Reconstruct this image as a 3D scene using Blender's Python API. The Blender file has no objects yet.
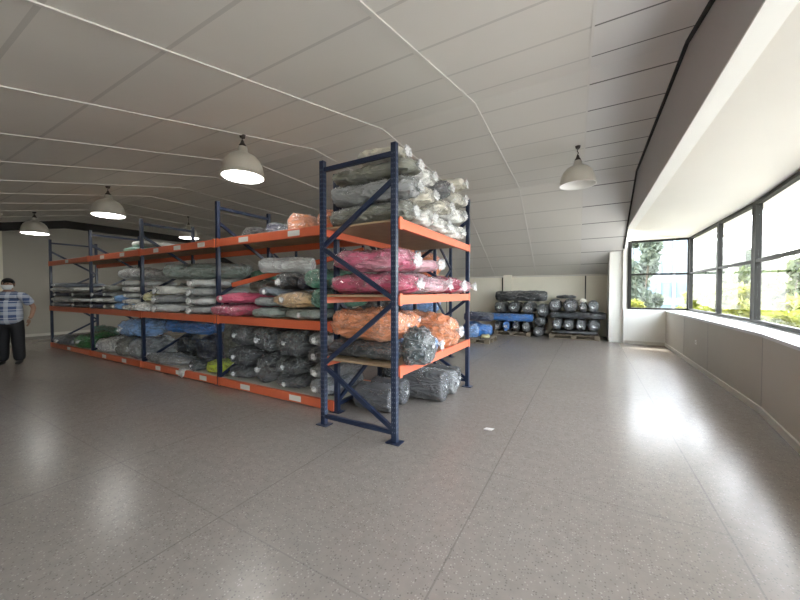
import bpy, bmesh, math, random
from mathutils import Vector, Matrix, noise
R = math.radians
SC = bpy.context.scene
COL = SC.collection

# ------------------------------------------------------------------ materials
MATS = {}
def newmat(name):
    m = bpy.data.materials.new(name); m.use_nodes = True
    nt = m.node_tree; b = nt.nodes['Principled BSDF']
    MATS[name] = m
    return m, nt, b
def N(nt, t, **kw):
    n = nt.nodes.new(t)
    for k, v in kw.items(): setattr(n, k, v)
    return n
def math_n(nt, op, a, b=None, c=None):
    n = N(nt, 'ShaderNodeMath', operation=op)
    for i, v in enumerate((a, b, c)):
        if v is None: continue
        if isinstance(v, (int, float)): n.inputs[i].default_value = v
        else: nt.links.new(v, n.inputs[i])
    return n.outputs[0]
def mixc(nt, f, a, b):
    n = N(nt, 'ShaderNodeMix', data_type='RGBA')
    for s, v in ((n.inputs[0], f), (n.inputs[6], a), (n.inputs[7], b)):
        if isinstance(v, (int, float)): s.default_value = v
        elif isinstance(v, tuple): s.default_value = (*v[:3], 1)
        else: nt.links.new(v, s)
    return n.outputs[2]
def ramp(nt, f, lo, hi):
    n = N(nt, 'ShaderNodeMapRange'); n.clamp = True
    nt.links.new(f, n.inputs[0]); n.inputs[1].default_value = lo; n.inputs[2].default_value = hi
    return n.outputs[0]
def coords(nt, scale=(1, 1, 1), out='Object'):
    tc = N(nt, 'ShaderNodeTexCoord'); mp = N(nt, 'ShaderNodeMapping')
    mp.inputs['Scale'].default_value = scale
    nt.links.new(tc.outputs[out], mp.inputs[0]); return mp.outputs[0]
def tnoise(nt, vec, scale, detail=3, rough=.5, dist=0):
    n = N(nt, 'ShaderNodeTexNoise'); n.inputs['Scale'].default_value = scale
    n.inputs['Detail'].default_value = detail; n.inputs['Roughness'].default_value = rough
    n.inputs['Distortion'].default_value = dist
    if vec is not None: nt.links.new(vec, n.inputs['Vector'])
    return n.outputs[0]
def bump(nt, b, h, strength, dist=.02, slot='Normal'):
    n = N(nt, 'ShaderNodeBump'); n.inputs['Strength'].default_value = strength; n.inputs['Distance'].default_value = dist
    nt.links.new(h, n.inputs['Height']); nt.links.new(n.outputs[0], b.inputs[slot])
def paint(name, col, rough=.5, metal=0, var=.06, vscale=3, coat=0):
    m, nt, b = newmat(name)
    f = tnoise(nt, coords(nt), vscale, 4)
    c = mixc(nt, f, tuple(x * (1 - var) for x in col), tuple(min(1, x * (1 + var)) for x in col))
    nt.links.new(c, b.inputs['Base Color'])
    b.inputs['Roughness'].default_value = rough; b.inputs['Metallic'].default_value = metal
    b.inputs['Coat Weight'].default_value = coat
    return m
def textile(name, col, film=.35, rough=.5, milk=(.70, .71, .71), coat=.75):
    """cloth seen through a crumpled polythene film: milky folds, with highlight streaks and haze painted into the colour, under a gloss coat"""
    m, nt, b = newmat(name)
    v = coords(nt, (.55, 1.5, 1.5))
    n1 = tnoise(nt, v, 2.6, 3, .5, .4)
    n2 = tnoise(nt, v, 5.0, 3, .55, .7)
    c = mixc(nt, n1, tuple(x * .75 for x in col), tuple(min(1, x * 1.2) for x in col))
    fold = math_n(nt, 'ABSOLUTE', math_n(nt, 'SUBTRACT', n2, .5))
    thin = math_n(nt, 'SUBTRACT', 1.0, math_n(nt, 'MULTIPLY', fold, 24.0))
    k = math_n(nt, 'MULTIPLY', ramp(nt, thin, 0, 1.0), film * .45)
    hz = math_n(nt, 'MULTIPLY', ramp(nt, tnoise(nt, v, 1.7, 2, .5, .5), .48, .72), film * .75)
    c = mixc(nt, math_n(nt, 'MAXIMUM', k, hz), c, milk)  # milky film tone plus painted highlight streaks and haze
    nt.links.new(c, b.inputs['Base Color'])
    b.inputs['Roughness'].default_value = rough
    b.inputs['Coat Weight'].default_value = coat; b.inputs['Coat Roughness'].default_value = .10
    nv = N(nt, 'ShaderNodeTexNoise'); nv.inputs['Scale'].default_value = 3.5; nv.inputs['Detail'].default_value = 2; nt.links.new(v, nv.inputs['Vector'])
    add = N(nt, 'ShaderNodeMix', data_type='VECTOR'); add.inputs[0].default_value = .28
    nt.links.new(v, add.inputs[4]); nt.links.new(nv.outputs[1], add.inputs[5])
    vo = N(nt, 'ShaderNodeTexVoronoi'); vo.feature = 'F1'; vo.inputs['Scale'].default_value = 9
    nt.links.new(add.outputs[1], vo.inputs['Vector'])
    ridge = math_n(nt, 'SUBTRACT', 1.0, ramp(nt, fold, 0, .12))
    h = math_n(nt, 'ADD', math_n(nt, 'MULTIPLY', vo.outputs['Distance'], .8), math_n(nt, 'MULTIPLY', ridge, .55))
    bump(nt, b, h, .5, .05); bump(nt, b, h, 1.0, .13, 'Coat Normal')
    return m

# room
m, nt, b = newmat('terrazzo')
v = coords(nt)
vo = N(nt, 'ShaderNodeTexVoronoi'); vo.inputs['Scale'].default_value = 70; nt.links.new(v, vo.inputs['Vector'])
sep = N(nt, 'ShaderNodeSeparateColor'); nt.links.new(vo.outputs['Color'], sep.inputs[0])
big = tnoise(nt, v, .9, 5, .6); mid = tnoise(nt, v, 14, 3)
c = mixc(nt, big, (.228, .200, .174), (.282, .250, .220))
c = mixc(nt, math_n(nt, 'MULTIPLY', ramp(nt, mid, .4, .7), .35), c, (.185, .162, .143))
inside = math_n(nt, 'LESS_THAN', vo.outputs['Distance'], .33)
dark = math_n(nt, 'MULTIPLY', math_n(nt, 'LESS_THAN', sep.outputs[0], .30), inside)
lite = math_n(nt, 'MULTIPLY', math_n(nt, 'GREATER_THAN', sep.outputs[0], .78), inside)
c = mixc(nt, math_n(nt, 'MULTIPLY', dark, .55), c, (.10, .09, .085))
c = mixc(nt, math_n(nt, 'MULTIPLY', lite, .26), c, (.58, .55, .52))
sx = N(nt, 'ShaderNodeSeparateXYZ'); nt.links.new(v, sx.inputs[0])
def line(nt, s, off, per, w):
    q = math_n(nt, 'SUBTRACT', s, off); q = math_n(nt, 'DIVIDE', q, per); q = math_n(nt, 'FRACT', q)
    q = math_n(nt, 'ABSOLUTE', math_n(nt, 'SUBTRACT', q, .5))
    return math_n(nt, 'GREATER_THAN', q, .5 - w / per)
lx = line(nt, sx.outputs[0], .77, 1.45, .0055); ly = line(nt, sx.outputs[1], 1.3, 1.45, .0045)
fx = line(nt, sx.outputs[0], .77, .29, .003); fy = line(nt, sx.outputs[1], 1.3, .29, .003)
c = mixc(nt, math_n(nt, 'MULTIPLY', math_n(nt, 'MAXIMUM', fx, fy), .10), c, (.12, .11, .10))
c = mixc(nt, math_n(nt, 'MAXIMUM', math_n(nt, 'MULTIPLY', lx, .38), math_n(nt, 'MULTIPLY', ly, .22)), c, (.10, .09, .085))
nt.links.new(c, b.inputs['Base Color'])
ro = N(nt, 'ShaderNodeMapRange'); nt.links.new(tnoise(nt, v, 1.7, 4, .6), ro.inputs[0])
ro.inputs[3].default_value = .20; ro.inputs[4].default_value = .28; nt.links.new(ro.outputs[0], b.inputs['Roughness'])
b.inputs['Specular IOR Level'].default_value = .36
bump(nt, b, tnoise(nt, v, 2.2, 3), .05, .02)

m, nt, b = newmat('ceiling_panel')
v = coords(nt); sx = N(nt, 'ShaderNodeSeparateXYZ'); nt.links.new(v, sx.inputs[0])
ly = line(nt, sx.outputs[1], .70, .69, .017)
c = mixc(nt, tnoise(nt, v, .8, 4, .6), (.67, .65, .605), (.75, .725, .675))
c = mixc(nt, math_n(nt, 'MULTIPLY', ly, .24), c, (.12, .115, .11))
nt.links.new(c, b.inputs['Base Color']); b.inputs['Roughness'].default_value = .6
m, nt, b = newmat('ceiling_board')
v = coords(nt); sx = N(nt, 'ShaderNodeSeparateXYZ'); nt.links.new(v, sx.inputs[0])
ly = line(nt, sx.outputs[1], .70, .69, .013)
c = mixc(nt, tnoise(nt, v, .9, 4, .6), (.66, .645, .62), (.74, .725, .70))
c = mixc(nt, math_n(nt, 'MULTIPLY', ly, .85), c, (.06, .058, .055))
nt.links.new(c, b.inputs['Base Color']); b.inputs['Roughness'].default_value = .6
paint('batten_white', (.68, .66, .62), .45)
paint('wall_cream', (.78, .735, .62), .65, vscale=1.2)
paint('wall_left_dimmed', (.42, .395, .34), .7, vscale=1.2)  # colour darkened to stand in for light falling off at this end
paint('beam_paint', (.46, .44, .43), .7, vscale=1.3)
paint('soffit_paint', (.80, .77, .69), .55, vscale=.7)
paint('parapet_shaded', (.50, .47, .415), .6, vscale=1)  # cream wall with its back-lit shade put into the colour
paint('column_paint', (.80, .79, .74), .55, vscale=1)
paint('sill_white', (.62, .64, .65), .35, vscale=1.5)
paint('trim_paint', (.62, .59, .53), .5)
paint('gap_shade_dark', (.035, .033, .03), .8)  # for joints and the header, and for the painted shadow edge
paint('alu_dark', (.02, .019, .016), .6)
MATS['alu_dark'].node_tree.nodes['Principled BSDF'].inputs['Specular IOR Level'].default_value = .2
paint('plastic_white', (.8, .79, .76), .4)
m, nt, b = newmat('window_glass')
out = nt.nodes['Material Output']; tr = N(nt, 'ShaderNodeBsdfTransparent'); tr.inputs[0].default_value = (.97, .985, .98, 1)
gl = N(nt, 'ShaderNodeBsdfGlossy'); gl.inputs['Roughness'].default_value = .02
lw = N(nt, 'ShaderNodeLayerWeight'); lw.inputs[0].default_value = .5
fr = math_n(nt, 'ADD', math_n(nt, 'MULTIPLY', math_n(nt, 'POWER', lw.outputs['Facing'], 5.0), .2), .012)
mx = N(nt, 'ShaderNodeMixShader'); nt.links.new(fr, mx.inputs[0]); nt.links.new(tr.outputs[0], mx.inputs[1]); nt.links.new(gl.outputs[0], mx.inputs[2])
nt.links.new(mx.outputs[0], out.inputs[0])
# racks
paint('rack_navy', (.012, .021, .052), .42, .0, .15, 5, .1)
paint('rack_orange', (.70, .15, .065), .42, 0, .10, 4, .15)
paint('slot_grey', (.10, .12, .16), .6)
paint('label_white', (.78, .77, .73), .5)
paint('plywood', (.36, .25, .15), .6, 0, .25, 6)
paint('board_white', (.62, .58, .50), .6, 0, .12, 5)
paint('pallet_wood', (.20, .16, .11), .75, 0, .25, 6)
paint('lamp_shade', (.62, .59, .52), .38, .25)
paint('lamp_inner', (.82, .81, .78), .3)
paint('lamp_metal', (.07, .06, .055), .45, .6)
m, nt, b = newmat('lamp_glow'); b.inputs['Emission Color'].default_value = (1, .98, .94, 1); b.inputs['Emission Strength'].default_value = 9
b.inputs['Base Color'].default_value = (.9, .9, .88, 1)
# goods
for nm, col, fl in [('grey_dark', (.055, .057, .06), .42), ('grey_mid', (.31, .32, .32), .45), ('grey_green', (.25, .30, .27), .40),
        ('grey_olive', (.23, .23, .19), .35), ('grey_blue', (.24, .28, .33), .45), ('grey_light', (.60, .61, .60), .5), ('white_cloth', (.82, .81, .77), .5),
        ('cream', (.66, .62, .52), .5), ('pink', (.66, .16, .26), .65), ('pink_deep', (.54, .075, .15), .25), ('orange_cloth', (.90, .31, .13), .30),
        ('pink_film', (.74, .42, .48), .85), ('tan_cloth', (.74, .48, .24), .35), ('green_cloth', (.09, .30, .20), .35), ('green_bright', (.04, .30, .07), .25), ('blue_cloth', (.05, .22, .62), .25),
        ('blue_pale', (.22, .42, .78), .42), ('navy_cloth', (.03, .035, .07), .2), ('black_cloth', (.018, .019, .022), .26), ('lime_cloth', (.62, .75, .05), .08),
        ('yellow_cloth', (.62, .58, .30), .4), ('char_roll', (.11, .11, .115), .16), ('salmon', (.80, .30, .20), .4), ('steel_blue', (.055, .07, .075), .5)]:
    textile(nm, col, fl)
m, nt, b = newmat('clear_film')   # loose polythene: see-through, milky where it bunches
out = nt.nodes['Material Output']; tr = N(nt, 'ShaderNodeBsdfTransparent')
b.inputs['Base Color'].default_value = (.86, .87, .87, 1); b.inputs['Roughness'].default_value = .2; b.inputs['Coat Weight'].default_value = .6
v = coords(nt, (1, 1, 1)); n2 = tnoise(nt, v, 16, 3, .6, 1.0)
mx = N(nt, 'ShaderNodeMixShader'); f = N(nt, 'ShaderNodeMapRange'); nt.links.new(n2, f.inputs[0])
f.inputs[1].default_value = .35; f.inputs[2].default_value = .65; f.inputs[3].default_value = .35; f.inputs[4].default_value = .9
nt.links.new(f.outputs[0], mx.inputs[0]); nt.links.new(tr.outputs[0], mx.inputs[1]); nt.links.new(b.outputs[0], mx.inputs[2]); nt.links.new(mx.outputs[0], out.inputs[0])
bump(nt, b, n2, .8, .03)
m, nt, b = newmat('wrap_film')    # taut crumpled polythene over the bundles
out = nt.nodes['Material Output']; v = coords(nt, (.8, 1.2, 1.2))
n2 = tnoise(nt, v, 6.5, 3, .6, .9); fold = math_n(nt, 'ABSOLUTE', math_n(nt, 'SUBTRACT', n2, .5))
ridge = math_n(nt, 'SUBTRACT', 1.0, ramp(nt, fold, 0, .09))
nv = N(nt, 'ShaderNodeTexNoise'); nv.inputs['Scale'].default_value = 5; nt.links.new(v, nv.inputs['Vector'])
add = N(nt, 'ShaderNodeMix', data_type='VECTOR'); add.inputs[0].default_value = .25; nt.links.new(v, add.inputs[4]); nt.links.new(nv.outputs[1], add.inputs[5])
vo = N(nt, 'ShaderNodeTexVoronoi'); vo.inputs['Scale'].default_value = 13; nt.links.new(add.outputs[1], vo.inputs['Vector'])
h = math_n(nt, 'ADD', math_n(nt, 'MULTIPLY', vo.outputs['Distance'], 1.0), math_n(nt, 'MULTIPLY', ridge, .8))
bm_ = N(nt, 'ShaderNodeBump'); bm_.inputs['Strength'].default_value = 1; bm_.inputs['Distance'].default_value = .07; nt.links.new(h, bm_.inputs['Height'])
tr = N(nt, 'ShaderNodeBsdfTransparent'); gl = N(nt, 'ShaderNodeBsdfGlossy'); gl.inputs['Roughness'].default_value = .13; gl.inputs[0].default_value = (.95, .96, .97, 1)
nt.links.new(bm_.outputs[0], gl.inputs['Normal'])
df = N(nt, 'ShaderNodeBsdfDiffuse'); df.inputs[0].default_value = (.86, .87, .87, 1); nt.links.new(bm_.outputs[0], df.inputs['Normal'])
lw = N(nt, 'ShaderNodeLayerWeight'); lw.inputs[0].default_value = .5; nt.links.new(bm_.outputs[0], lw.inputs['Normal'])
fg = math_n(nt, 'ADD', math_n(nt, 'MULTIPLY', math_n(nt, 'POWER', lw.outputs['Facing'], 3.0), .42), .07)
m1 = N(nt, 'ShaderNodeMixShader'); nt.links.new(fg, m1.inputs[0]); nt.links.new(tr.outputs[0], m1.inputs[1]); nt.links.new(gl.outputs[0], m1.inputs[2])
m2_ = N(nt, 'ShaderNodeMixShader'); nt.links.new(math_n(nt, 'ADD', math_n(nt, 'MULTIPLY', ridge, .20), .015), m2_.inputs[0]); nt.links.new(m1.outputs[0], m2_.inputs[1]); nt.links.new(df.outputs[0], m2_.inputs[2])
nt.links.new(m2_.outputs[0], out.inputs[0])
# person
paint('skin', (.30, .17, .115), .5); paint('hair_black', (.012, .011, .010), .5); paint('trouser_black', (.013, .013, .016), .8)
paint('shoe_black', (.02, .018, .018), .45); paint('mask_cloth', (.72, .76, .78), .7)
m, nt, b = newmat('plaid')
v = coords(nt); sx = N(nt, 'ShaderNodeSeparateXYZ'); nt.links.new(v, sx.inputs[0])
c = mixc(nt, math_n(nt, 'MULTIPLY', line(nt, sx.outputs[2], .04, .17, .034), .6), (.05, .085, .19), (.50, .54, .60))
c = mixc(nt, math_n(nt, 'MULTIPLY', line(nt, sx.outputs[1], .03, .15, .03), .6), c, (.50, .54, .60))
c = mixc(nt, math_n(nt, 'MULTIPLY', line(nt, sx.outputs[2], .11, .17, .006), .7), c, (.70, .73, .76))
nt.links.new(c, b.inputs['Base Color']); b.inputs['Roughness'].default_value = .8
# outside
m, nt, b = newmat('leaf_yellow'); 
def leafmat(name, a, c2):
    m, nt, b = newmat(name); oi = N(nt, 'ShaderNodeNewGeometry')
    c = mixc(nt, oi.outputs['Random Per Island'], a, c2)
    nt.links.new(c, b.inputs['Base Color']); b.inputs['Roughness'].default_value = .5
    b.inputs['Subsurface Weight'].default_value = 0
    tl = N(nt, 'ShaderNodeBsdfTranslucent'); nt.links.new(c, tl.inputs[0]); mx = N(nt, 'ShaderNodeMixShader'); mx.inputs[0].default_value = .35
    nt.links.new(b.outputs[0], mx.inputs[1]); nt.links.new(tl.outputs[0], mx.inputs[2]); nt.links.new(mx.outputs[0], nt.nodes['Material Output'].inputs[0])
leafmat('leaf_yellow', (.15, .17, .025), (.28, .29, .06)); leafmat('leaf_green', (.05, .075, .03), (.13, .16, .06)); leafmat('leaf_grey', (.085, .11, .085), (.18, .21, .15))
paint('bark', (.13, .10, .075), .9); paint('facade', (.30, .31, .32), .7); paint('facade_glass', (.16, .22, .27), .15); paint('facade_column', (.30, .31, .32), .7)
paint('asphalt', (.22, .21, .19), .9, vscale=.5); paint('sun_block_paint', (.6, .58, .55), .7); paint('wall_outside', (.15, .145, .14), .8)

# ------------------------------------------------------------------ geometry helpers
def link(o, parent=None):
    COL.objects.link(o)
    if parent is not None: o.parent = parent
    return o
class MB:
    def __init__(s): s.bm = bmesh.new(); s.slot = 0
    def box(s, x0, x1, y0, y1, z0, z1):
        return s.hexa([(x0,y0,z0),(x1,y0,z0),(x1,y1,z0),(x0,y1,z0),(x0,y0,z1),(x1,y0,z1),(x1,y1,z1),(x0,y1,z1)])
    def hexa(s, p):
        vs = [s.bm.verts.new(q) for q in p]
        for f in ((3,2,1,0),(4,5,6,7),(0,1,5,4),(1,2,6,5),(2,3,7,6),(3,0,4,7)):
            fc = s.bm.faces.new([vs[i] for i in f]); fc.material_index = s.slot
        return s
    def bar(s, a, b, w, h, up=(0, 0, 1)):
        a, b = Vector(a), Vector(b); d = (b - a).normalized(); u = Vector(up)
        if abs(d.dot(u)) > .98: u = Vector((1, 0, 0))
        r = d.cross(u).normalized(); u = r.cross(d).normalized(); p = []
        for q in (a, b):
            for i, j in ((-1,-1),(1,-1),(1,1),(-1,1)): p.append(q + r * (i * w / 2) + u * (j * h / 2))
        return s.hexa(p)
    def tube(s, a, b, r0, r1=None, n=12):
        a, b = Vector(a), Vector(b); r1 = r0 if r1 is None else r1
        d = (b - a).normalized(); u = Vector((0, 0, 1)) if abs(d.z) < .9 else Vector((1, 0, 0))
        x = d.cross(u).normalized(); y = d.cross(x); A = []; B = []
        for i in range(n):
            t = 2 * math.pi * i / n; k = x * math.cos(t) + y * math.sin(t)
            A.append(s.bm.verts.new(a + k * r0)); B.append(s.bm.verts.new(b + k * r1))
        for i in range(n): s.bm.faces.new((A[i], A[(i+1) % n], B[(i+1) % n], B[i]))
        s.bm.faces.new(A[::-1]); s.bm.faces.new(B); return s
    def lathe(s, prof, n=32, c=(0, 0, 0)):
        rings = []
        for r, z in prof:
            rings.append([s.bm.verts.new((c[0] + r * math.cos(2*math.pi*i/n), c[1] + r * math.sin(2*math.pi*i/n), c[2] + z)) for i in range(n)])
        for A, B in zip(rings, rings[1:]):
            for i in range(n): s.bm.faces.new((A[i], A[(i+1) % n], B[(i+1) % n], B[i]))
        s.bm.faces.new(rings[0][::-1]); s.bm.faces.new(rings[-1]); return s
    def poly(s, pts):
        s.bm.faces.new([s.bm.verts.new(p) for p in pts]).material_index = s.slot; return s
    def prism(s, pts, ext):
        """closed prism: polygon pts extruded by the vector ext"""
        e = Vector(ext); A = [s.bm.verts.new(p) for p in pts]; B = [s.bm.verts.new(Vector(p) + e) for p in pts]; n = len(A)
        s.bm.faces.new(A[::-1]); s.bm.faces.new(B)
        for i in range(n): s.bm.faces.new((A[i], A[(i+1) % n], B[(i+1) % n], B[i]))
        return s
    def build(s, name, mat, parent=None, smooth=False, bevel=0, seg=2):
        bmesh.ops.recalc_face_normals(s.bm, faces=s.bm.faces[:])
        if bevel: bmesh.ops.bevel(s.bm, geom=s.bm.edges[:], offset=bevel, segments=seg, affect='EDGES', profile=.5)
        me = bpy.data.meshes.new(name); s.bm.to_mesh(me); s.bm.free()
        for mm in (mat if isinstance(mat, (list, tuple)) else [mat]): me.materials.append(MATS[mm])
        if smooth:
            for p in me.polygons: p.use_smooth = True
        return link(bpy.data.objects.new(name, me), parent)
def tag(o, label, cat, group=None, kind=None):
    o['label'] = label; o['category'] = cat
    if group: o['group'] = group
    if kind: o['kind'] = kind
    return o
def empty(name, loc, rz=0):
    o = bpy.data.objects.new(name, None); o.location = loc; o.rotation_euler = (0, 0, rz); o.empty_display_size = .1
    return link(o)
def struct(o, label=None):
    o['kind'] = 'structure'
    if label: o['label'] = label
    return o

# ------------------------------------------------------------------ the room
XL, YF, YB = -16.5, 13.1, -4.0
PROF = [(YB, 3.07 - .226 * 4), (4.5, 4.09), (8.7, 4.09), (YF + .02, 2.10)]
def ceil_z(y):
    for (a, za), (c, zc) in zip(PROF, PROF[1:]):
        if y <= c: return za + (zc - za) * (y - a) / (c - a)
    return PROF[-1][1]
BX = .87
WP = [(2.37, 11.67), (2.37, 7.6), (2.05, 3.5), (2.05, YB)]      # window line, far to near
PP = [(1.86, 11.67), (1.86, 5.74), (1.62, 3.5), (1.62, YB)]     # parapet line
struct(MB().prism([(XL-.2, YB-.2, -.12), (2.9, YB-.2, -.12), (2.9, YF+.3, -.12), (XL-.2, YF+.3, -.12)], (0, 0, .12)).build('floor', 'terrazzo'))
def seam_x(y): return .02 - .03 * max(0, y - 3)
def ceiling(name, mat, x0f, x1f):
    mb = MB(); ys = [YB] + [y for y, _ in PROF[1:]]
    ys = sorted(set(ys + [3.0]))
    for a, c in zip(ys, ys[1:]):
        p = [(x0f(a), a, ceil_z(a)), (x1f(a), a, ceil_z(a)), (x1f(c), c, ceil_z(c)), (x0f(c), c, ceil_z(c))]
        mb.hexa(p + [(x, y, z + .08) for x, y, z in p])
    return struct(mb.build(name, mat))
ceiling('ceiling', 'ceiling_panel', lambda y: XL - .1, seam_x)
ceiling('ceiling_boards', 'ceiling_board', seam_x, lambda y: BX + .03)
def batten(xf, name, w=.028, t=.02, mat='batten_white', y0=YB, y1=YF-.02):
    mb = MB(); ys = sorted(set([y0, y1, 3.0] + [y for y, _ in PROF[1:-1]]))
    for a, c in zip(ys, ys[1:]):
        p = []
        for y in (a, c):
            x = xf(y); z = ceil_z(y)
            p.append([(x - w, y, z - t), (x + w, y, z - t), (x + w, y, z + .005), (x - w, y, z + .005)])
        A, B = p
        mb.hexa([A[0], A[1], B[1], B[0], A[3], A[2], B[2], B[3]])
    return struct(mb.build(name, mat))
tn = 1
for k in range(11):
    xb = -1.40 - 1.48 * k
    if xb < XL: break
    batten(lambda y, xb=xb: xb - (.035 * max(0, y - 4.5)), 'trim_%d' % tn, .012 if k > 0 else .02, .012); tn += 1
batten(seam_x, 'trim_%d' % tn, .012, .008); tn += 1
batten(lambda y: BX - .012, 'trim_%d' % tn, .02, .03, 'gap_shade_dark', .8, 11.6); tn += 1
# far wall with pilaster, top rail, seams and a painted shadow edge
struct(MB().box(XL - .2, BX + .1, YF, YF + .2, 0, 2.35).build('wall_far', 'wall_cream'))
struct(MB().box(-2.86, -2.55, YF - .10, YF, 0, 2.22).build('trim_%d' % tn, 'wall_cream', bevel=.006)); tn += 1
for x0, x1 in ((-9, -2.86), (-2.55, BX)):
    struct(MB().box(x0, x1, YF - .03, YF, 2.06, 2.10).build('trim_%d' % tn, 'trim_paint')); tn += 1
struct(MB().box(-2.92, -2.86, YF - .02, YF, 0, 2.06).build('trim_%d' % tn, 'gap_shade_dark')); tn += 1  # dark strip standing in for the shadow edge beside the pilaster
struct(MB().box(-.13, -.09, YF - .02, YF, 0, 2.06).build('trim_%d' % tn, 'gap_shade_dark')); tn += 1
for x in (-5.2, -7.6):
    struct(MB().box(x - .01, x + .01, YF - .01, YF, 0, 2.06).build('trim_%d' % tn, 'gap_shade_dark')); tn += 1
# left wall and the dark header under the roof slope
pts = [(XL, YB, 0), (XL, YF, 0)] + [(XL, y, z + .06) for y, z in reversed(PROF)]
struct(MB().prism(pts, (-.2, 0, 0)).build('wall_left', 'wall_left_dimmed'))
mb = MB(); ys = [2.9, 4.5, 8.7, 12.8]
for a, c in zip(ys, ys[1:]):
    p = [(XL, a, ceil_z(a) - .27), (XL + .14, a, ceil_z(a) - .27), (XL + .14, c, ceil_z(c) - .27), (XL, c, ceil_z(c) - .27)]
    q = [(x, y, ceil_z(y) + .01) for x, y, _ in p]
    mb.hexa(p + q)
struct(mb.build('trim_%d' % tn, 'gap_shade_dark')); tn += 1
struct(MB().box(XL, XL + .12, 2.55, 3.0, 0, ceil_z(2.6)).build('trim_%d' % tn, 'wall_cream')); tn += 1
struct(MB().box(XL, XL + .025, 3.0, YF, 0, .09).build('baseboard_left', 'trim_paint'))
struct(MB().box(XL - .2, 2.9, YB - .2, YB, 0, 3.4).build('wall_back', 'wall_cream'))
# long beam along the window bay, soffit over it
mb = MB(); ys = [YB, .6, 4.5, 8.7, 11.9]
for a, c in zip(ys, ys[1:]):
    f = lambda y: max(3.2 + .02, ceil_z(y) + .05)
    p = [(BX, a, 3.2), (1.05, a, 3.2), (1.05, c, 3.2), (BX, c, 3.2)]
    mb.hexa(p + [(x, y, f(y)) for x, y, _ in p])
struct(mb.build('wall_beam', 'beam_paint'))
mb = MB()
for (a, b_) in zip(WP, WP[1:]):
    p = [(1.04, a[1], 3.19), (a[0] + .25, a[1], 2.93), (b_[0] + .25, b_[1], 2.93), (1.04, b_[1], 3.19)]
    mb.hexa(p + [(x, y, z + .12) for x, y, z in p])
struct(mb.build('ceiling_bay', 'soffit_paint'))
struct(MB().box(BX, 1.04, YB, 11.67, 3.185, 3.2).build('trim_%d' % tn, 'column_paint')); tn += 1
# end wall piece over far window, column, far parapet
struct(MB().box(BX - .05, 2.7, 11.67, 11.9, 2.95, 3.4).build('wall_over_window', 'soffit_paint'))
struct(MB().box(.52, .88, 11.80, YF, 0, 3.3).build('wall_column', 'column_paint', bevel=.008))
struct(MB().box(.88, 2.62, 11.67, 11.85, 0, 1.0).build('wall_parapet_end', 'column_paint'))
struct(MB().box(.86, .985, 11.70, 11.84, 1.0, 3.2).build('trim_%d' % tn, 'column_paint')); tn += 1
struct(MB().box(.88, 1.86, 11.645, 11.67, 0, .09).build('baseboard_end', 'trim_paint'))
# right parapet and deep sill
mb = MB(); sl = MB(); bb = MB(); jn = MB()
def at_y(P, y):
    for (a, c) in zip(P, P[1:]):
        if c[1] <= y <= a[1]: return a[0] + (c[0] - a[0]) * (a[1] - y) / (a[1] - c[1])
    return P[-1][0]
cuts = sorted(set([p[1] for p in WP + PP]), reverse=True)
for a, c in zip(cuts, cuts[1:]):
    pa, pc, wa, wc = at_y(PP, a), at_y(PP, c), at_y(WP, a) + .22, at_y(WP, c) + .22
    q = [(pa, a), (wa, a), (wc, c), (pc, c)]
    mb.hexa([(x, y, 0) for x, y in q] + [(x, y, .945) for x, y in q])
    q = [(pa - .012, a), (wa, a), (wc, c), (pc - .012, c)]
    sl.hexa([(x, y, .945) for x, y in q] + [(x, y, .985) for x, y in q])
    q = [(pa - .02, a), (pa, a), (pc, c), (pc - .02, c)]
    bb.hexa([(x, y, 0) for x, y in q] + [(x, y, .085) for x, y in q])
struct(mb.build('wall_right', 'parapet_shaded')); struct(sl.build('trim_%d' % tn, 'sill_white')); tn += 1
struct(bb.build('baseboard_right', 'trim_paint'))
for y in (9.6, 7.9, 5.74):
    struct(MB().box(at_y(PP, y) - .003, at_y(PP, y) + .01, y - .006, y + .006, .085, .945).build('trim_%d' % tn, 'beam_paint')); tn += 1
# windows: far one, then along the right
def window(n, a, b, z0=1.0, z1=2.97, zt=2.0, w0=.05, w1=.05, d=.08):
    a = Vector((a[0], a[1], 0)); b = Vector((b[0], b[1], 0)); L = (b - a).length; ang = math.atan2(b.y - a.y, b.x - a.x)
    root = empty('window_%d' % n, (a.x, a.y, 0), ang); struct(root)
    f = MB(); f.box(0, w0, -d/2, d/2, z0, z1); f.box(L - w1, L, -d/2, d/2, z0, z1)
    f.box(w0, L - w1, -d/2, d/2, z0, z0 + .05); f.box(w0, L - w1, -d/2, d/2, z1 - .055, z1)
    f.build('frame', 'alu_dark', root)
    MB().box(w0, L - w1, -d/2 + .005, d/2 - .005, zt - .025, zt + .025).build('transom', 'alu_dark', root)
    for lo, hi in ((z0 + .05, zt - .025), (zt + .025, z1 - .055)):
        MB().box(w0, L - w1, -.004, .004, lo, hi).build('pane', 'window_glass', root)
    return root
window(1, (.97, 11.71), (2.41, 11.71), w0=.09, w1=.10)
ys = [11.67, 9.38, 7.6, 5.5, 3.5, 1.6, -.3, -2.2, YB]
for i, (a, c) in enumerate(zip(ys, ys[1:])):
    window(i + 2, (at_y(WP, a), a), (at_y(WP, c), c), w0=.09 if i in (0, 2) else .045, w1=.09 if i == 1 else .045)
# eave added outside, sized to narrow the sun patch on the floor
mb = MB()
mb.box(.3, 3.4, 11.8, 12.62, 3.02, 3.2)
struct(mb.build('sun_block_eave', 'sun_block_paint'))
# socket on the parapet
o = empty('wall_socket', (1.86, 8.62, .50)); tag(o, 'small white wall socket on the low wall under the windows', 'socket')
MB().box(-.012, 0, -.045, .045, -.04, .04).build('cover_plate', 'plastic_white', o, bevel=.003)
MB().tube((-.012, 0, 0), (-.016, 0, 0), .02, .02, 16).build('socket_face', 'trim_paint', o)

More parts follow.
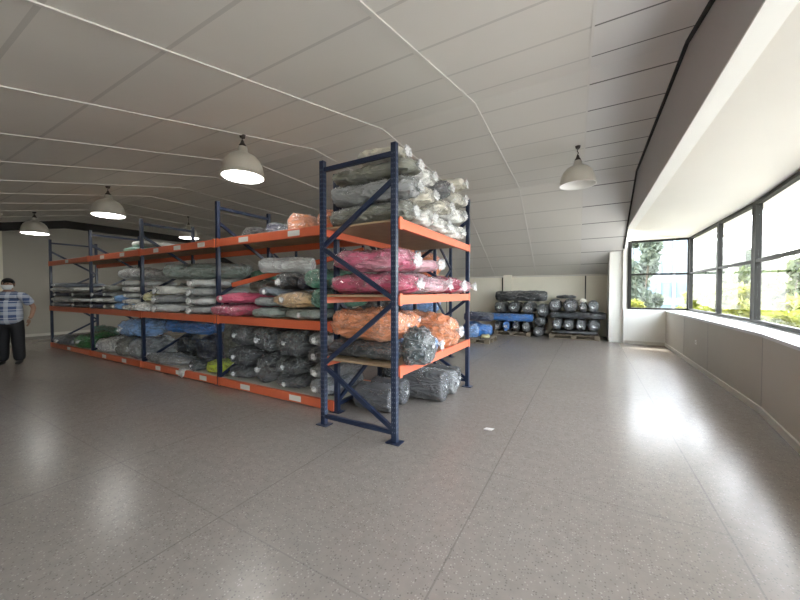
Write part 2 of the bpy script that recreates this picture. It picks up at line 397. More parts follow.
# ------------------------------------------------------------------ pendant lamps
def lamp(x, y, rim, lit, label, group='high bay pendant lamps'):
    o = empty('pendant_lamp', (x, y, rim)); tag(o, label, 'lamp', group)
    top = ceil_z(y) - rim
    s = .285
    outer = [(s + .014, 0), (s + .014, .012), (s, .02), (s * .985, .08), (s * .93, .16), (s * .82, .235), (s * .64, .295), (s * .42, .33), (s * .27, .35), (s * .235, .375), (s * .225, .43), (s * .12, .445)]
    inner = [(s * .10, .42), (s * .22, .345), (s * .40, .315), (s * .62, .28), (s * .80, .22), (s * .91, .15), (s * .965, .075), (s * .98, .012), (s, .0)]
    if lit:
        MB().lathe(outer + [(.02, .445)]).build('shade', 'lamp_shade', o, True)
        MB().lathe([(s * .985, .002), (s * .9, -.012), (s * .5, -.022), (.02, -.026)]).build('diffuser', 'lamp_glow', o, True)
    else:
        mb = MB(); n = 32; rings = []
        for r, z in outer + inner: rings.append([mb.bm.verts.new((r * math.cos(2*math.pi*i/n), r * math.sin(2*math.pi*i/n), z)) for i in range(n)])
        for k, (A, B) in enumerate(zip(rings, rings[1:] + rings[:1])):
            for i in range(n):
                f = mb.bm.faces.new((A[i], A[(i+1) % n], B[(i+1) % n], B[i])); f.material_index = 1 if k >= len(outer) - 1 else 0
        mb.build('shade', ['lamp_shade', 'lamp_inner'], o, True)
        MB().lathe([(.02, .38), (.045, .32), (.075, .23), (.07, .16), (.04, .115), (.01, .105)], 20).build('bulb', 'plastic_white', o, True)
    MB().lathe([(.045, .43), (.05, .455), (.03, .485), (.018, .525), (.01, .535)], 16).build('socket', 'lamp_metal', o, True)
    mb = MB(); z = .525; k = 0
    while z < top - .03:
        d = .012 * (1 if k % 2 else -1)
        mb.tube((d, 0, z), (-d, d * .5, min(top, z + .045)), .007, n=6); z += .04; k += 1
    mb.build('hanging_chain', 'lamp_metal', o)
    MB().tube((0, 0, top - .04), (0, 0, top + .004), .035, .045, 14).build('ceiling_plate', 'lamp_metal', o)
    return o
lamp(-4.38, 3.10, 3.17, True, 'lit bell-shaped pendant lamp nearest the tall end rack')
lamp(-9.02, 3.16, 3.16, True, 'lit bell-shaped pendant lamp in the middle of the front row of three')
lamp(-13.6, 3.10, 3.17, True, 'lit bell-shaped pendant lamp farthest from the racks, above the person')
lamp(-.20, 6.75, 3.40, False, 'unlit grey bell-shaped pendant lamp hanging alone near the window bay')
lamp(-11.9, 6.35, 3.36, True, 'lit pendant lamp glimpsed behind the rack uprights')
o = MB().lathe([(.01, 0), (.05, .006), (.065, .03), (.065, .06)], 20).build('smoke_detector', 'plastic_white', None, True)
o.location = (-13.9, 2.5, ceil_z(2.5) - .05); tag(o, 'small round white smoke detector on the ceiling by the farthest lamp', 'smoke detector')

# ------------------------------------------------------------------ racks
PW, PD, FH = .056, .052, 2.96
def frame(root, x, y0, y1, axis='y', nodes=None, holes=False):
    """upright frame between y0 and y1 at x (axis 'y'), or between x0,x1 at y (axis 'x')"""
    fr = empty('upright_frame', (0, 0, 0)); fr.parent = root
    P = (lambda t, z: (x, t, z)) if axis == 'y' else (lambda t, z: (t, x, z))
    for t in (y0, y1):
        mb = MB(); c = P(t, 0)
        mb.box(c[0] - PW/2, c[0] + PW/2, c[1] - PD/2, c[1] + PD/2, .008, FH)
        if holes:
            mb.slot = 1; e = .0008; z = .1
            while z < FH - .08:
                for sx_ in (-.012, .012):
                    mb.box(c[0] + sx_ - .0045, c[0] + sx_ + .0045, c[1] - PD/2 - e, c[1] - PD/2 + e, z, z + .016)
                    mb.box(c[0] + PW/2 - e, c[0] + PW/2 + e, c[1] + sx_ - .0045, c[1] + sx_ + .0045, z, z + .016)
                z += .05
        mb.build('post', ['rack_navy', 'slot_grey'], fr)
        MB().box(c[0] - .075, c[0] + .075, c[1] - .06, c[1] + .06, 0, .008).build('foot_plate', 'rack_navy', fr)
    a, b = y0 + .02, y1 - .02
    for z in (.10, FH - .10):
        MB().bar(P(a, z), P(b, z), .035, .045).build('brace', 'rack_navy', fr)
    for (s0, z0), (s1, z1) in (nodes or [((0), .14), ((1), .66)] and [((0, .14), (1, .66)), ((1, .70), (0, 1.40)), ((0, 1.46), (1, 2.0)), ((1, 2.05), (0, 2.62))]):
        MB().bar(P((a, b)[s0], z0), P((a, b)[s1], z1), .035, .045).build('brace', 'rack_navy', fr)
    return fr
def beam(root, a, b, z, h=.11, d=.045, labels=(), lab_side=(0, -1)):
    """box beam with stepped top and end plates; z is its top"""
    a, b = Vector(a), Vector(b); v = (b - a).normalized(); n = Vector((lab_side[0], lab_side[1], 0))
    mb = MB(); za = Vector((0, 0, z - h / 2))
    mb.bar(a + za, b + za, d, h)
    o = mb.build('beam', 'rack_orange', root, bevel=.004, seg=1)
    for p, s in ((a, 1), (b, -1)):
        m2 = MB()
        q = p + v * (s * .022) + n * (d / 2 + .004)
        m2.bar(q + Vector((0, 0, z - h - .012)), q + Vector((0, 0, z + .012)), .05 if abs(v.x) > .5 else .006, .006 if abs(v.x) > .5 else .05, (0, 1, 0))
        m2.build('end_plate', 'rack_orange', o)
    for t, w in labels:
        c = a.lerp(b, t) + n * (d / 2 + .001) + Vector((0, 0, z - h / 2))
        m3 = MB(); m3.bar(c - v * w / 2, c + v * w / 2, .003, h * .62); m3.build('price_label', 'label_white', o)
    return o
def deck(root, x0, x1, y0, y1, z, mat, t=.02):
    return MB().box(x0, x1, y0, y1, z - t, z).build('deck', mat, root)
Z1, Z2, Z3 = .13, 1.13, 2.35
FX = [-2.74, -5.2, -7.72, -10.2, -12.9]; RY0, RY1 = 3.22, 4.20
row = empty('pallet_rack', (-7.8, 3.7, 0)); row.location = (0, 0, 0)
tag(row, 'long navy and orange pallet rack row with four bays of bundled textiles', 'rack', 'navy and orange pallet racks')
for x in FX: frame(row, x, RY0, RY1)
lbl = {0: ((.28, .22), (.72, .22)), 1: ((.25, .18), (.55, .22), (.85, .2)), 2: ((.3, .2), (.7, .2)), 3: ((.5, .2),)}
for i, (xa, xb) in enumerate(zip(FX, FX[1:])):
    a, b = xa - PW/2, xb + PW/2
    for z in (Z1, Z2, Z3):
        beam(row, (b, RY0 - .02, 0), (a, RY0 - .02, 0), z, .12, .045, lbl[i] if z != Z2 else ())
        beam(row, (b, RY1 + .02, 0), (a, RY1 + .02, 0), z, .12, .045, (), (0, 1))
        deck(row, b + .005, a - .005, RY0 + .01, RY1 - .01, z, 'board_white' if z == Z1 else 'plywood')
# the tall end rack standing across the end of the row
AX0, AX1, AY0, AY1 = -2.60, -1.67, 2.83, 5.10
endr = empty('pallet_rack', (0, 0, 0)); tag(endr, 'tall single-bay navy and orange end rack with white, pink and orange bundles', 'rack', 'navy and orange pallet racks')
nd = [((0, .66), (1, .13)), ((1, 1.38), (0, .70)), ((0, 1.98), (1, 1.44)), ((1, 2.60), (0, 2.02))]
frame(endr, AY0, AX0, AX1, 'x', nd, True); frame(endr, AY1, AX0, AX1, 'x', nd)
for z in (.755, 1.475, 2.235):
    beam(endr, (AX1 + .02, AY0 + PD/2, 0), (AX1 + .02, AY1 - PD/2, 0), z, .10, .045, (), (1, 0))
    beam(endr, (AX0 - .02, AY0 + PD/2, 0), (AX0 - .02, AY1 - PD/2, 0), z, .10, .045, (), (-1, 0))
    deck(endr, AX0 + .01, AX1 - .01, AY0 + PD/2 + .01, AY1 - PD/2 - .01, z - .005, 'plywood')
# second row behind
BX_ = [-2.78, -5.25, -7.75]; B0, B1 = 6.35, 7.25
row2 = empty('pallet_rack', (0, 0, 0)); tag(row2, 'dark rear pallet rack row glimpsed through the gaps of the front racks', 'rack', 'navy and orange pallet racks')
for x in BX_: frame(row2, x, B0, B1)
ZB = (.13, 1.0, 1.88)
for xa, xb in zip(BX_, BX_[1:]):
    for z in ZB:
        beam(row2, (xb + PW/2, B0 - .02, 0), (xa - PW/2, B0 - .02, 0), z, .11)
        beam(row2, (xb + PW/2, B1 + .02, 0), (xa - PW/2, B1 + .02, 0), z, .11, lab_side=(0, 1))
        deck(row2, xb + .05, xa - .05, B0 + .01, B1 - .01, z, 'plywood')
# loose beam lying slantwise in the first bay
o = MB().bar((-5.14, 3.42, 1.62), (-2.96, 4.10, 2.14), .045, .075).build('loose_beam', 'rack_orange', None, bevel=.004, seg=1)
tag(o, 'loose orange beam slanting across the middle shelf of the bay nearest the end rack', 'beam')

# ------------------------------------------------------------------ bundles, sacks and rolls
rng = random.Random(7)
def sgp(c, e): return math.copysign(abs(c) ** e, c)
def bag_mesh(L, W, H, seed, n=2.4, k=4.0, lump=.07, crease=.035, pleat=11, knots=(1, 1), flat=.12, nu=42, nv=54, sag=0.0):
    """bundle along local x, base on z=0: rounded prism with lumpy sides, pleated ends drawn into a knot"""
    off = Vector((seed * 13.7 % 91, seed * 7.31 % 53, seed * 3.17 % 71)); S = min(W, H); me_v = []; faces = []
    ph = seed * 1.3
    ss = [math.sin(math.pi / 2 * (2 * i / nu - 1)) for i in range(nu + 1)]
    for i, s in enumerate(ss):
        a = min(1, abs(s)); p = max(0.0, 1 - a ** k) ** (1 / k); p = max(p, .035)
        kn = knots[0] if s < 0 else knots[1]
        endf = max(0.0, 1 - p)
        x = L / 2 * s
        if kn: x -= math.copysign(.05 * S * (1 - p) ** 3, s)
        for j in range(nv):
            t = 2 * math.pi * j / nv
            cy, cz = sgp(math.cos(t), 2 / n), sgp(math.sin(t), 2 / n)
            v = Vector((x, W / 2 * p * cy, H / 2 * p * cz))
            d = Vector((0.15 * s, cy * p, cz * p)); 
            q = v / S + off
            disp = lump * S * noise.noise(q * 1.1 + off)
            r = 1 - abs(noise.noise(Vector((q.x * .9, q.y * 2.4, q.z * 2.4)) + off * .5)) * 2
            disp += crease * S * (max(0, r) ** 3 - .25)
            r2 = 1 - abs(noise.noise(Vector((q.x * 3.1, q.y * 3.6, q.z * 3.6)) + off * .2)) * 2
            disp += crease * .5 * S * (max(0, r2) ** 3 - .25)
            r3 = 1 - abs(noise.noise(Vector((q.x * 5.5, q.y * 6.5, q.z * 6.5)) + off * .8)) * 2
            disp += crease * .30 * S * (max(0, r3) ** 2 - .25)
            if kn:
                disp += S * (.055 * endf * min(1, p * 3) + .012 * (1 if a > .4 else 0) * a) * math.sin(pleat * t + ph + 1.5 * noise.noise(q * .8))
            v += d * disp
            v.z -= sag * (s * s) * H
            me_v.append(v)
    lo = min(v.z for v in me_v); cut = lo + flat * H
    for v in me_v:
        if v.z < cut: v.z = cut - (cut - v.z) * .08
    lo = min(v.z for v in me_v); hi = max(v.z for v in me_v); f = H / (hi - lo)
    yw = max(abs(v.y) for v in me_v); fy = min(1, (W / 2) / yw); xw = max(abs(v.x) for v in me_v); fx = min(1, (L / 2) / xw)
    me_v = [Vector((v.x * fx, v.y * fy, (v.z - lo) * f)) for v in me_v]
    for i in range(nu):
        for j in range(nv):
            faces.append((i*nv + j, i*nv + (j+1) % nv, (i+1)*nv + (j+1) % nv, (i+1)*nv + j))
    faces.append(tuple(range(nv))[::-1] ); faces.append(tuple(nu*nv + j for j in range(nv)))
    return me_v, faces
def mesh_obj(name, vs, fs, mat, parent=None, smooth=True):
    me = bpy.data.meshes.new(name); me.from_pydata([tuple(v) for v in vs], [], fs); me.materials.append(MATS[mat])
    bm = bmesh.new(); bm.from_mesh(me); bmesh.ops.recalc_face_normals(bm, faces=bm.faces[:]); bm.to_mesh(me); bm.free()
    if smooth:
        for p in me.polygons: p.use_smooth = True
    return link(bpy.data.objects.new(name, me), parent)
def tuft(parent, pos, dirx, size, seed, mat='clear_film', drop=.5):
    """gathered end of the plastic: a crimped fan"""
    n = 22; rings = []; vs = []; fs = []; r_ = random.Random(seed)
    prof = [(.42, -.35), (.22, .0), (.34, .3), (.66, .6), (.95, .8)]
    for q, (r, x) in enumerate(prof):
        for j in range(n):
            t = 2 * math.pi * j / n; w = 1 + (.18 if j % 2 else -.12) * (q / 3) + r_.uniform(-.1, .1) * q / 3
            vs.append(Vector((pos[0] + dirx * size * (x + r_.uniform(-.12, .12) * (q > 2)), pos[1] + size * r * w * math.cos(t), pos[2] + size * r * w * .75 * math.sin(t) - drop * size * (x ** 2) * .5 * (q > 1))))
    for q in range(len(prof) - 1):
        for j in range(n): fs.append((q*n + j, q*n + (j+1) % n, (q+1)*n + (j+1) % n, (q+1)*n + j))
    return mesh_obj('tied_end', vs, fs, mat, parent)
SEED = [1]
def bag(name, cx, cy, z, L, W, H, yaw, mat, label, cat, group, tufts=(0, 0), tsize=.11, tilt=0, tie_z=.5, wrap=True, **kw):
    SEED[0] += 1; sd = SEED[0]
    vs, fs = bag_mesh(L, W, H, sd, **kw)
    o = mesh_obj(name, vs, fs, mat)
    o.location = (cx, cy, z + .004); o.rotation_euler = (0, -tilt, R(yaw))
    tag(o, label, cat, group)
    if wrap and H > .19:
        k2 = dict(kw); k2['crease'] = kw.get('crease', .03) * .8 + .07; k2['lump'] = kw.get('lump', .05) * .8 + .03; k2['flat'] = kw.get('flat', .1)
        g = .028 * min(W, H) + .006
        vs, fs = bag_mesh(L + g, W + 1.6 * g, H + g, sd, **k2)
        mesh_obj('plastic_wrap', vs, fs, 'wrap_film', o)
    for s, on in ((-1, tufts[0]), (1, tufts[1])):
        on = min(on, 1.0)
        if on: tuft(o, (s * L / 2 * .97, 0, H * tie_z), s, tsize * .62 * on, sd * 3 + s)
    return o
ROLL = dict(n=2.05, k=7, lump=.06, crease=.06, flat=.05)
PACK = dict(n=3.2, k=4.4, lump=.16, crease=.09, pleat=7, flat=.10, knots=(0, 0))
SACK = dict(n=2.3, k=2.6, lump=.22, crease=.10, pleat=9, flat=.16)
BALE = dict(n=2.7, k=3.8, lump=.16, crease=.10, pleat=10, flat=.10)
ORD = ['lowest', 'second from bottom', 'third from bottom', 'fourth from bottom', 'fifth from bottom']
def stack(x0, x1, y0, y1, z, hs, mats, lab, group, name='textile_pack', style=PACK, tufts=(1, 0), top=None, cat='bundle', gap=.002, tsize=.09):
    for i, h in enumerate(hs):
        mt = mats[i % len(mats)]
        w = (x1 - x0) * rng.uniform(.93, 1.0); L = (y1 - y0) * rng.uniform(.95, 1.0)
        pos = ORD[i] if i < len(hs) - 1 else ('topmost' if len(hs) > 1 else '')
        bag(name, (x0 + x1) / 2 + rng.uniform(-.01, .01), y0 + L / 2 + rng.uniform(0, .03), z, L, w, h, 90 + rng.uniform(-1.5, 1.5), mt,
            lab.format(pos).replace('  ', ' ').strip(), cat, group, tufts=tufts, tsize=tsize, **style)
        z += h + gap
    return z
F0 = 3.10
G1 = 'bundles on the middle shelf of the rack row'; G0 = 'bundles on the bottom shelf of the rack row'; GT = 'things on the top shelf of the rack row'
# ---- bay beside the end rack, middle shelf
bag('fabric_sack', -4.79, 3.44, Z2, .98, .68, .20, 90, 'pink_deep', 'lower crimson bag of two overhanging the middle shelf edge', 'bag', G1, (0, 0), **BALE)
bag('fabric_sack', -4.77, 3.46, 1.332, .94, .58, .17, 92, 'pink_deep', 'upper crimson bag of two overhanging the middle shelf edge', 'bag', G1, (.6, 0), **BALE)
bag('textile_pack', -4.08, 3.62, Z2, .98, .62, .155, 90, 'grey_green', 'flat grey-green pack on the shelf right of the two crimson bags', 'bundle', G1, **PACK)
bag('textile_pack', -4.16, 3.66, 1.287, .94, .46, .15, 91, 'grey_mid', 'dull grey pack in the middle of three left of the tan bag', 'bundle', G1, **PACK)
bag('textile_pack', -4.16, 3.70, 1.44, .90, .48, .15, 96, 'grey_blue', 'bluish grey pack with inked writing, topmost of three left of tan bag', 'bundle', G1, (.7, 0), **PACK)
bag('textile_pack', -3.28, 3.62, Z2, .98, .88, .155, 90, 'grey_green', 'wide grey-green pack lying under the tan bag', 'bundle', G1, (.7, 0), **PACK)
bag('fabric_sack', -3.53, 3.58, 1.287, .98, .76, .24, 87, 'tan_cloth', 'tan orange bag on the middle shelf beside the green rolls', 'bag', G1, (.8, 0), **BALE)
bag('fabric_roll', -3.72, 3.68, 1.53, .98, .33, .25, 90, 'black_cloth', 'black roll with white-tied pleated end on top of the tan bag', 'fabric roll', G1, (1, 0), **ROLL)
bag('fabric_roll', -3.40, 3.72, 1.53, .90, .25, .20, 90, 'navy_cloth', 'short plain black roll between black tied roll and green rolls', 'fabric roll', G1, **ROLL)
bag('fabric_roll', -2.97, 3.60, 1.287, .98, .30, .26, 90, 'green_cloth', 'lower of two green rolls behind the end rack post', 'fabric roll', G1, **ROLL)
bag('fabric_roll', -3.06, 3.62, 1.55, .96, .40, .27, 88, 'green_cloth', 'upper, fatter of two green rolls behind the end rack post', 'fabric roll', G1, **ROLL)
bag('fabric_roll', -3.92, 3.50, 1.785, .84, .29, .24, 20, 'grey_light', 'big pale grey wrapped roll lying in front of the slanting orange beam', 'fabric roll', G1, (0, 0), **ROLL)
bag('textile_pack', -4.84, 3.87, 1.505, .38, .62, .20, 90, 'grey_olive', 'dark olive pack at the back above the crimson bags', 'bundle', G1, **PACK)
bag('textile_pack', -4.84, 3.88, 1.71, .38, .58, .18, 90, 'green_cloth', 'dark green pack topmost at the back above crimson bags', 'bundle', G1, **PACK)
# ---- same bay, bottom shelf
stack(-5.06, -4.50, 3.2, 4.1, Z1, (.22, .30, .36), ('grey_dark',), '{} dark grey wrapped bale in the column beside the lime bundle', G0, 'textile_bale', BALE, (.9, 0))
stack(-4.47, -4.00, 3.2, 4.1, Z1, (.47, .40), ('grey_dark',), '{} dark grey wrapped bale in the narrow second column from lime bundle', G0, 'textile_bale', BALE, (1, 0))
stack(-3.97, -3.38, 3.2, 4.1, Z1, (.20, .26, .41), ('grey_dark',), '{} dark grey wrapped bale in the widest column of the bay', G0, 'textile_bale', BALE, (.8, 0))
stack(-3.34, -2.86, 3.2, 4.1, Z1, (.22, .20, .22, .21), ('grey_mid', 'grey_mid', 'grey_dark', 'grey_mid'), '{} mid grey bale in the column touching the end rack post', G0, 'textile_bale', BALE, (1, 0))
bag('textile_pack', -5.50, 3.50, Z1, .46, .50, .21, 0, 'lime_cloth', 'lime green folded bundle behind a rack post on the bottom shelf', 'bundle', G0, **PACK)
# ---- second bay, middle shelf
stack(-7.26, -6.58, F0, 3.66, Z2, (.17, .16, .17), ('grey_light', 'grey_mid', 'white_cloth'), '{} whitish crumpled pack in the stack right of the yellow bag', G1, tufts=(1, .0), tsize=.15)
bag('fabric_sack', -7.47, 3.32, Z2, .72, .36, .20, 90, 'white_cloth', 'white crumpled plastic bag under the yellow bag, hanging over the shelf', 'bag', G1, (1, 0), .14, **SACK)
bag('fabric_sack', -7.46, 3.40, 1.335, .55, .32, .20, 80, 'yellow_cloth', 'small pale yellow bag on a white crumpled bag', 'bag', G1, (.8, 0), **SACK)
stack(-6.16, -5.38, F0, 4.05, Z2, (.15, .15, .15, .15), ('grey_mid', 'grey_light', 'grey_mid', 'grey_light'), '{} grey crumpled pack in the stack left of the crimson bags', G1, tufts=(1, 0), tsize=.13)
bag('fabric_roll', -6.14, 3.62, 1.742, 1.62, .36, .30, 25, 'grey_green', 'long grey-green roll lying slantwise on top of two grey stacks', 'fabric roll', G1, (.6, 0), **ROLL)
stack(-7.62, -6.62, 3.70, 4.14, Z2, (.30, .30), ('grey_olive', 'grey_green'), '{} olive grey bag at the back behind the yellow bag', G1, 'fabric_sack', BALE, (0, 0), cat='bag')
bag('fabric_roll', -7.00, 3.90, 1.75, 1.30, .40, .24, 4, 'grey_light', 'pale roll lying along the back above the yellow bag', 'fabric roll', G1, **ROLL)
# ---- second bay, bottom shelf
bag('fabric_roll', -7.0, 3.38, Z1, 1.32, .46, .21, 5, 'grey_mid', 'long flat grey plastic-wrapped roll at the front of the bottom shelf', 'fabric roll', G0, (1, 0), .14, **SACK)
bag('fabric_roll', -5.95, 3.46, Z1, .52, .36, .20, 84, 'steel_blue', 'short blue-grey roll end left of the lime bundle', 'fabric roll', G0, (.5, 0), **ROLL)
bag('fabric_sack', -7.26, 3.88, Z1, .66, .50, .54, 90 - 90, 'black_cloth', 'black sack under the left end of the long blue bag', 'bag', G0, **SACK)
bag('fabric_sack', -6.60, 3.88, Z1, .62, .50, .54, 0, 'navy_cloth', 'black sack under the right end of the long blue bag', 'bag', G0, **SACK)
bag('fabric_sack', -6.95, 3.80, .675, 1.40, .62, .30, 3, 'blue_cloth', 'long bright blue bag lying on black sacks', 'bag', G0, **BALE)
bag('fabric_sack', -5.72, 3.96, Z1, .80, .38, .72, 0, 'grey_olive', 'dark olive bale standing at the back near the lime bundle', 'bag', G0, **BALE)
# white cloth hung over the bottom beam
vs = []; fs = []; nx = 8; prof = [(3.42, Z1 + .012), (3.28, Z1 + .014), (3.185, Z1 + .013), (3.164, Z1 - .01), (3.160, Z1 - .07), (3.156, Z1 - .11)]
for q, (y, z) in enumerate(prof):
    for i in range(nx + 1):
        w = .002 * math.sin(i * 1.9) * (q / 3); ta = 1 - .25 * max(0, q - 2) / 3 * abs(i - 4) / 4
        vs.append(Vector((-6.22 + (i - 4) * .027 * ta, y + w - .004, z + .02 * math.sin(i) * (q == 5))))
for q in range(len(prof) - 1):
    for i in range(nx): fs.append((q*(nx+1)+i, q*(nx+1)+i+1, (q+1)*(nx+1)+i+1, (q+1)*(nx+1)+i))
o = mesh_obj('rag', vs, fs, 'white_cloth'); sol = o.modifiers.new('s', 'SOLIDIFY'); sol.thickness = .006; sol.offset = 1
tag(o, 'white rag hanging over the bottom beam near the blue-grey roll', 'cloth')
# ---- third bay, middle shelf
stack(-8.52, -7.86, F0, 4.05, Z2, (.12, .125, .125, .125, .12), ('grey_light', 'white_cloth'), '{} whitish folded pack in the stack under the puffy white sack', G1, tufts=(.8, 0))
bag('fabric_sack', -8.28, 3.56, 1.765, .95, .86, .27, 90, 'grey_light', 'puffy white sack on top of the whitish folded stack', 'bag', G1, **SACK)
stack(-8.86, -8.56, F0 + .02, 4.0, Z2, (.16, .16), ('blue_pale',), '{} of two small blue packs beside the whitish stack', G1)
stack(-9.46, -8.90, F0, 4.05, Z2, (.135, .13, .13, .14), ('grey_mid', 'grey_light', 'grey_mid', 'grey_olive'), '{} grey pack in the stack left of the two blue packs', G1, tufts=(.9, 0))
stack(-10.12, -9.52, F0, 4.05, Z2, (.13, .13, .13), ('navy_cloth', 'grey_light', 'navy_cloth'), '{} navy and white pack in the low stack of three', G1, tufts=(1.2, 0))
# ---- third bay, bottom shelf
bag('fabric_sack', -8.16, 3.58, Z1, .85, .60, .43, 90, 'grey_mid', 'grey sack under the blue and white bag, nearer the post', 'bag', G0, (1, 0), **SACK)
bag('fabric_sack', -8.80, 3.58, Z1, .85, .52, .43, 90, 'grey_olive', 'narrow grey sack under the blue and white bag, beside white sack', 'bag', G0, (1, 0), **SACK)
bag('fabric_sack', -8.38, 3.54, .565, .85, 1.00, .38, 90, 'blue_pale', 'blue and white bag on two grey sacks beside a rack post', 'bag', G0, (1.2, 0), .13, **SACK)
bag('fabric_sack', -9.62, 3.50, Z1, .70, .92, .37, 90, 'white_cloth', 'white sack on the bottom shelf beside a green bag', 'bag', G0, (1, 0), **SACK)
bag('fabric_sack', -9.60, 4.02, Z1, 1.0, .30, .66, 0, 'black_cloth', 'black bale at the back behind the white sack', 'bag', G0, **BALE)
# ---- last bay
stack(-12.80, -11.62, F0, 4.05, Z2, (.125, .13, .125, .125, .12), ('grey_blue', 'white_cloth', 'navy_cloth', 'grey_light', 'grey_blue'), '{} flat pack in the wide stack at the wall end', G1, tufts=(1.2, 0))
stack(-11.56, -10.36, F0, 4.05, Z2, (.125, .13, .125, .12), ('grey_dark', 'grey_light', 'grey_dark', 'white_cloth'), '{} flat pack in the wide stack second from the wall end', G1, tufts=(1.2, 0))
bag('fabric_sack', -10.70, 3.46, Z1, .70, .90, .40, 100, 'green_bright', 'green sack on the bottom shelf left of the white sack', 'bag', G0, (1, 0), **SACK)
bag('fabric_sack', -12.05, 3.40, Z1, .60, 1.25, .24, 95, 'grey_blue', 'low bluish bag at the wall end of the bottom shelf', 'bag', G0, (1.3, 0), **SACK)
bag('fabric_sack', -11.75, 3.97, Z1, 1.3, .42, .44, 0, 'green_cloth', 'dark green bale behind the low bluish bag', 'bag', G0, **BALE)
# ---- top shelf
bag('fabric_sack', -3.88, 3.78, Z3, .46, .44, .36, 20, 'orange_cloth', 'orange ball-like sack on top shelf next to dark blue sheet', 'bag', GT, **SACK)
bag('fabric_sack', -3.24, 3.78, Z3, .50, .46, .36, 50, 'orange_cloth', 'orange sack on top shelf half hidden by the end rack post', 'bag', GT, **SACK)
bag('fabric_roll', -4.98, 3.86, Z3, .55, .36, .26, 90, 'black_cloth', 'dark roll on top shelf beside a tall post', 'fabric roll', GT, **ROLL)
bag('fabric_sack', -4.46, 3.86, Z3, .55, .5, .28, 10, 'navy_cloth', 'crumpled dark blue sheet bundle on top shelf', 'bag', GT, **SACK)
bag('textile_pack', -8.50, 3.70, Z3, .8, .8, .13, 90, 'green_cloth', 'green pack lower of two on the top shelf of third bay', 'bundle', GT, **PACK)
bag('textile_pack', -8.35, 3.72, Z3 + .135, .7, .75, .12, 84, 'white_cloth', 'whitish pack on a green pack on the top shelf', 'bundle', GT, **PACK)

# ---- end rack, top level: rolls lying across, wrapped ends facing the windows
GE = 'wrapped rolls on the top level of the end rack'
YS = [2.905, 3.33, 3.78, 4.26, 4.98]
cols = ['nearest', 'second nearest', 'third nearest', 'farthest']
z0 = 2.236
pat = [[('grey_olive', .25), ('grey_mid', .24), ('grey_olive', .17)],
       [('white_cloth', .26), ('cream', .24), ('white_cloth', .21)],
       [('white_cloth', .24), ('cream', .23), ('char_roll', .24)],
       [('white_cloth', .25), ('white_cloth', .23), ('cream', .22)]]
lev = ['bottom', 'middle', 'top']; colr = {'grey_olive': 'olive grey', 'grey_mid': 'grey', 'white_cloth': 'white', 'cream': 'cream', 'char_roll': 'dark grey'}
tops = {}
for c in range(4):
    z = z0
    for l, (mt, h) in enumerate(pat[c]):
        w = (YS[c + 1] - YS[c]) * .96; jig = rng.uniform(-.02, .02)
        bag('fabric_roll', -2.13 + jig + (.02 if l else 0), (YS[c] + YS[c + 1]) / 2, z, 1.06, w, h, rng.uniform(-2, 2) if c else 0, mt,
            '%s wrapped %s roll across the end rack, %s layer' % (colr[mt], cols[c], lev[l]), 'fabric roll', GE, (.3, 1.6), .13, n=2.2, k=5, lump=.16, crease=.11, pleat=10, flat=.06)
        z += h + .002
    tops[c] = z
# near column shows pale bundles at its window end, over the olive rolls
bag('textile_pack', -1.98, 3.08, tops[0], .55, .30, .14, 0, 'cream', 'cream plastic bundle topmost against the near end rack post', 'bundle', GE, (0, 1.4), .13, **BALE)
bag('fabric_roll', -1.95, 4.50, tops[3], .80, .34, .17, 8, 'cream', 'cream roll topmost at the far end of the end rack', 'fabric roll', GE, (0, 1.2), .13, **ROLL)
# ---- middle level: pink
GP = 'pink bags on the middle level of the end rack'; z0 = 1.476
bag('fabric_sack', -2.13, 3.16, z0, 1.06, .50, .25, 2, 'pink_deep', 'lower deep pink roll bag facing the end frame', 'bag', GP, (.4, 1.2), .14, **BALE)
bag('fabric_sack', -2.15, 3.19, z0 + .252, 1.02, .56, .27, -2, 'pink', 'upper pink roll bag facing the end frame', 'bag', GP, (.3, 1.0), .16, **BALE)
bag('fabric_sack', -2.05, 3.72, z0, 1.12, .52, .27, 3, 'pink_film', 'pink bag on the deck in the middle of the pink level', 'bag', GP, (0, 1.6), .15, **SACK)
bag('fabric_sack', -2.08, 3.72, z0 + .272, 1.0, .50, .19, -4, 'pink_film', 'puffy pink bag on top in the middle of the pink level', 'bag', GP, (0, 1.3), .15, **SACK)
bag('fabric_sack', -2.00, 4.24, z0, 1.05, .46, .25, -3, 'pink_deep', 'pink and white plastic bag third along the pink level', 'bag', GP, (0, 1.8), .15, **SACK)
bag('fabric_sack', -2.02, 4.70, z0, 1.05, .42, .22, 4, 'pink_film', 'smaller pink bag at the far end of the pink level', 'bag', GP, (0, 1.6), .15, **SACK)
# ---- lower level: orange
GO = 'bags on the lower level of the end rack'; z0 = .752
bag('fabric_roll', -2.22, 3.12, z0, .86, .44, .20, 0, 'black_cloth', 'black wrapped roll under the orange sack by the end frame', 'fabric roll', GO, (1, 0), **ROLL)
bag('fabric_sack', -2.17, 3.16, z0 + .205, .94, .54, .38, 0, 'orange_cloth', 'big orange sack on a black roll facing the end frame', 'bag', GO, (.6, .5), tilt=R(0), **BALE)
bag('fabric_sack', -1.55, 3.12, z0, .30, .46, .40, 0, 'steel_blue', 'dark grey-green shiny sack bulging past the beam by the near post', 'bag', GO, (0, .5), **SACK)
bag('fabric_sack', -1.82, 3.62, z0, .52, .36, .26, 10, 'blue_pale', 'blue bag with white plastic between grey sack and orange sack', 'bag', GO, (0, 1.4), .14, **SACK)
bag('fabric_sack', -2.02, 4.22, z0, 1.05, .74, .50, -6, 'orange_cloth', 'largest orange sack, leaning at the far half of the level', 'bag', GO, (0, 1.5), .15, **SACK)
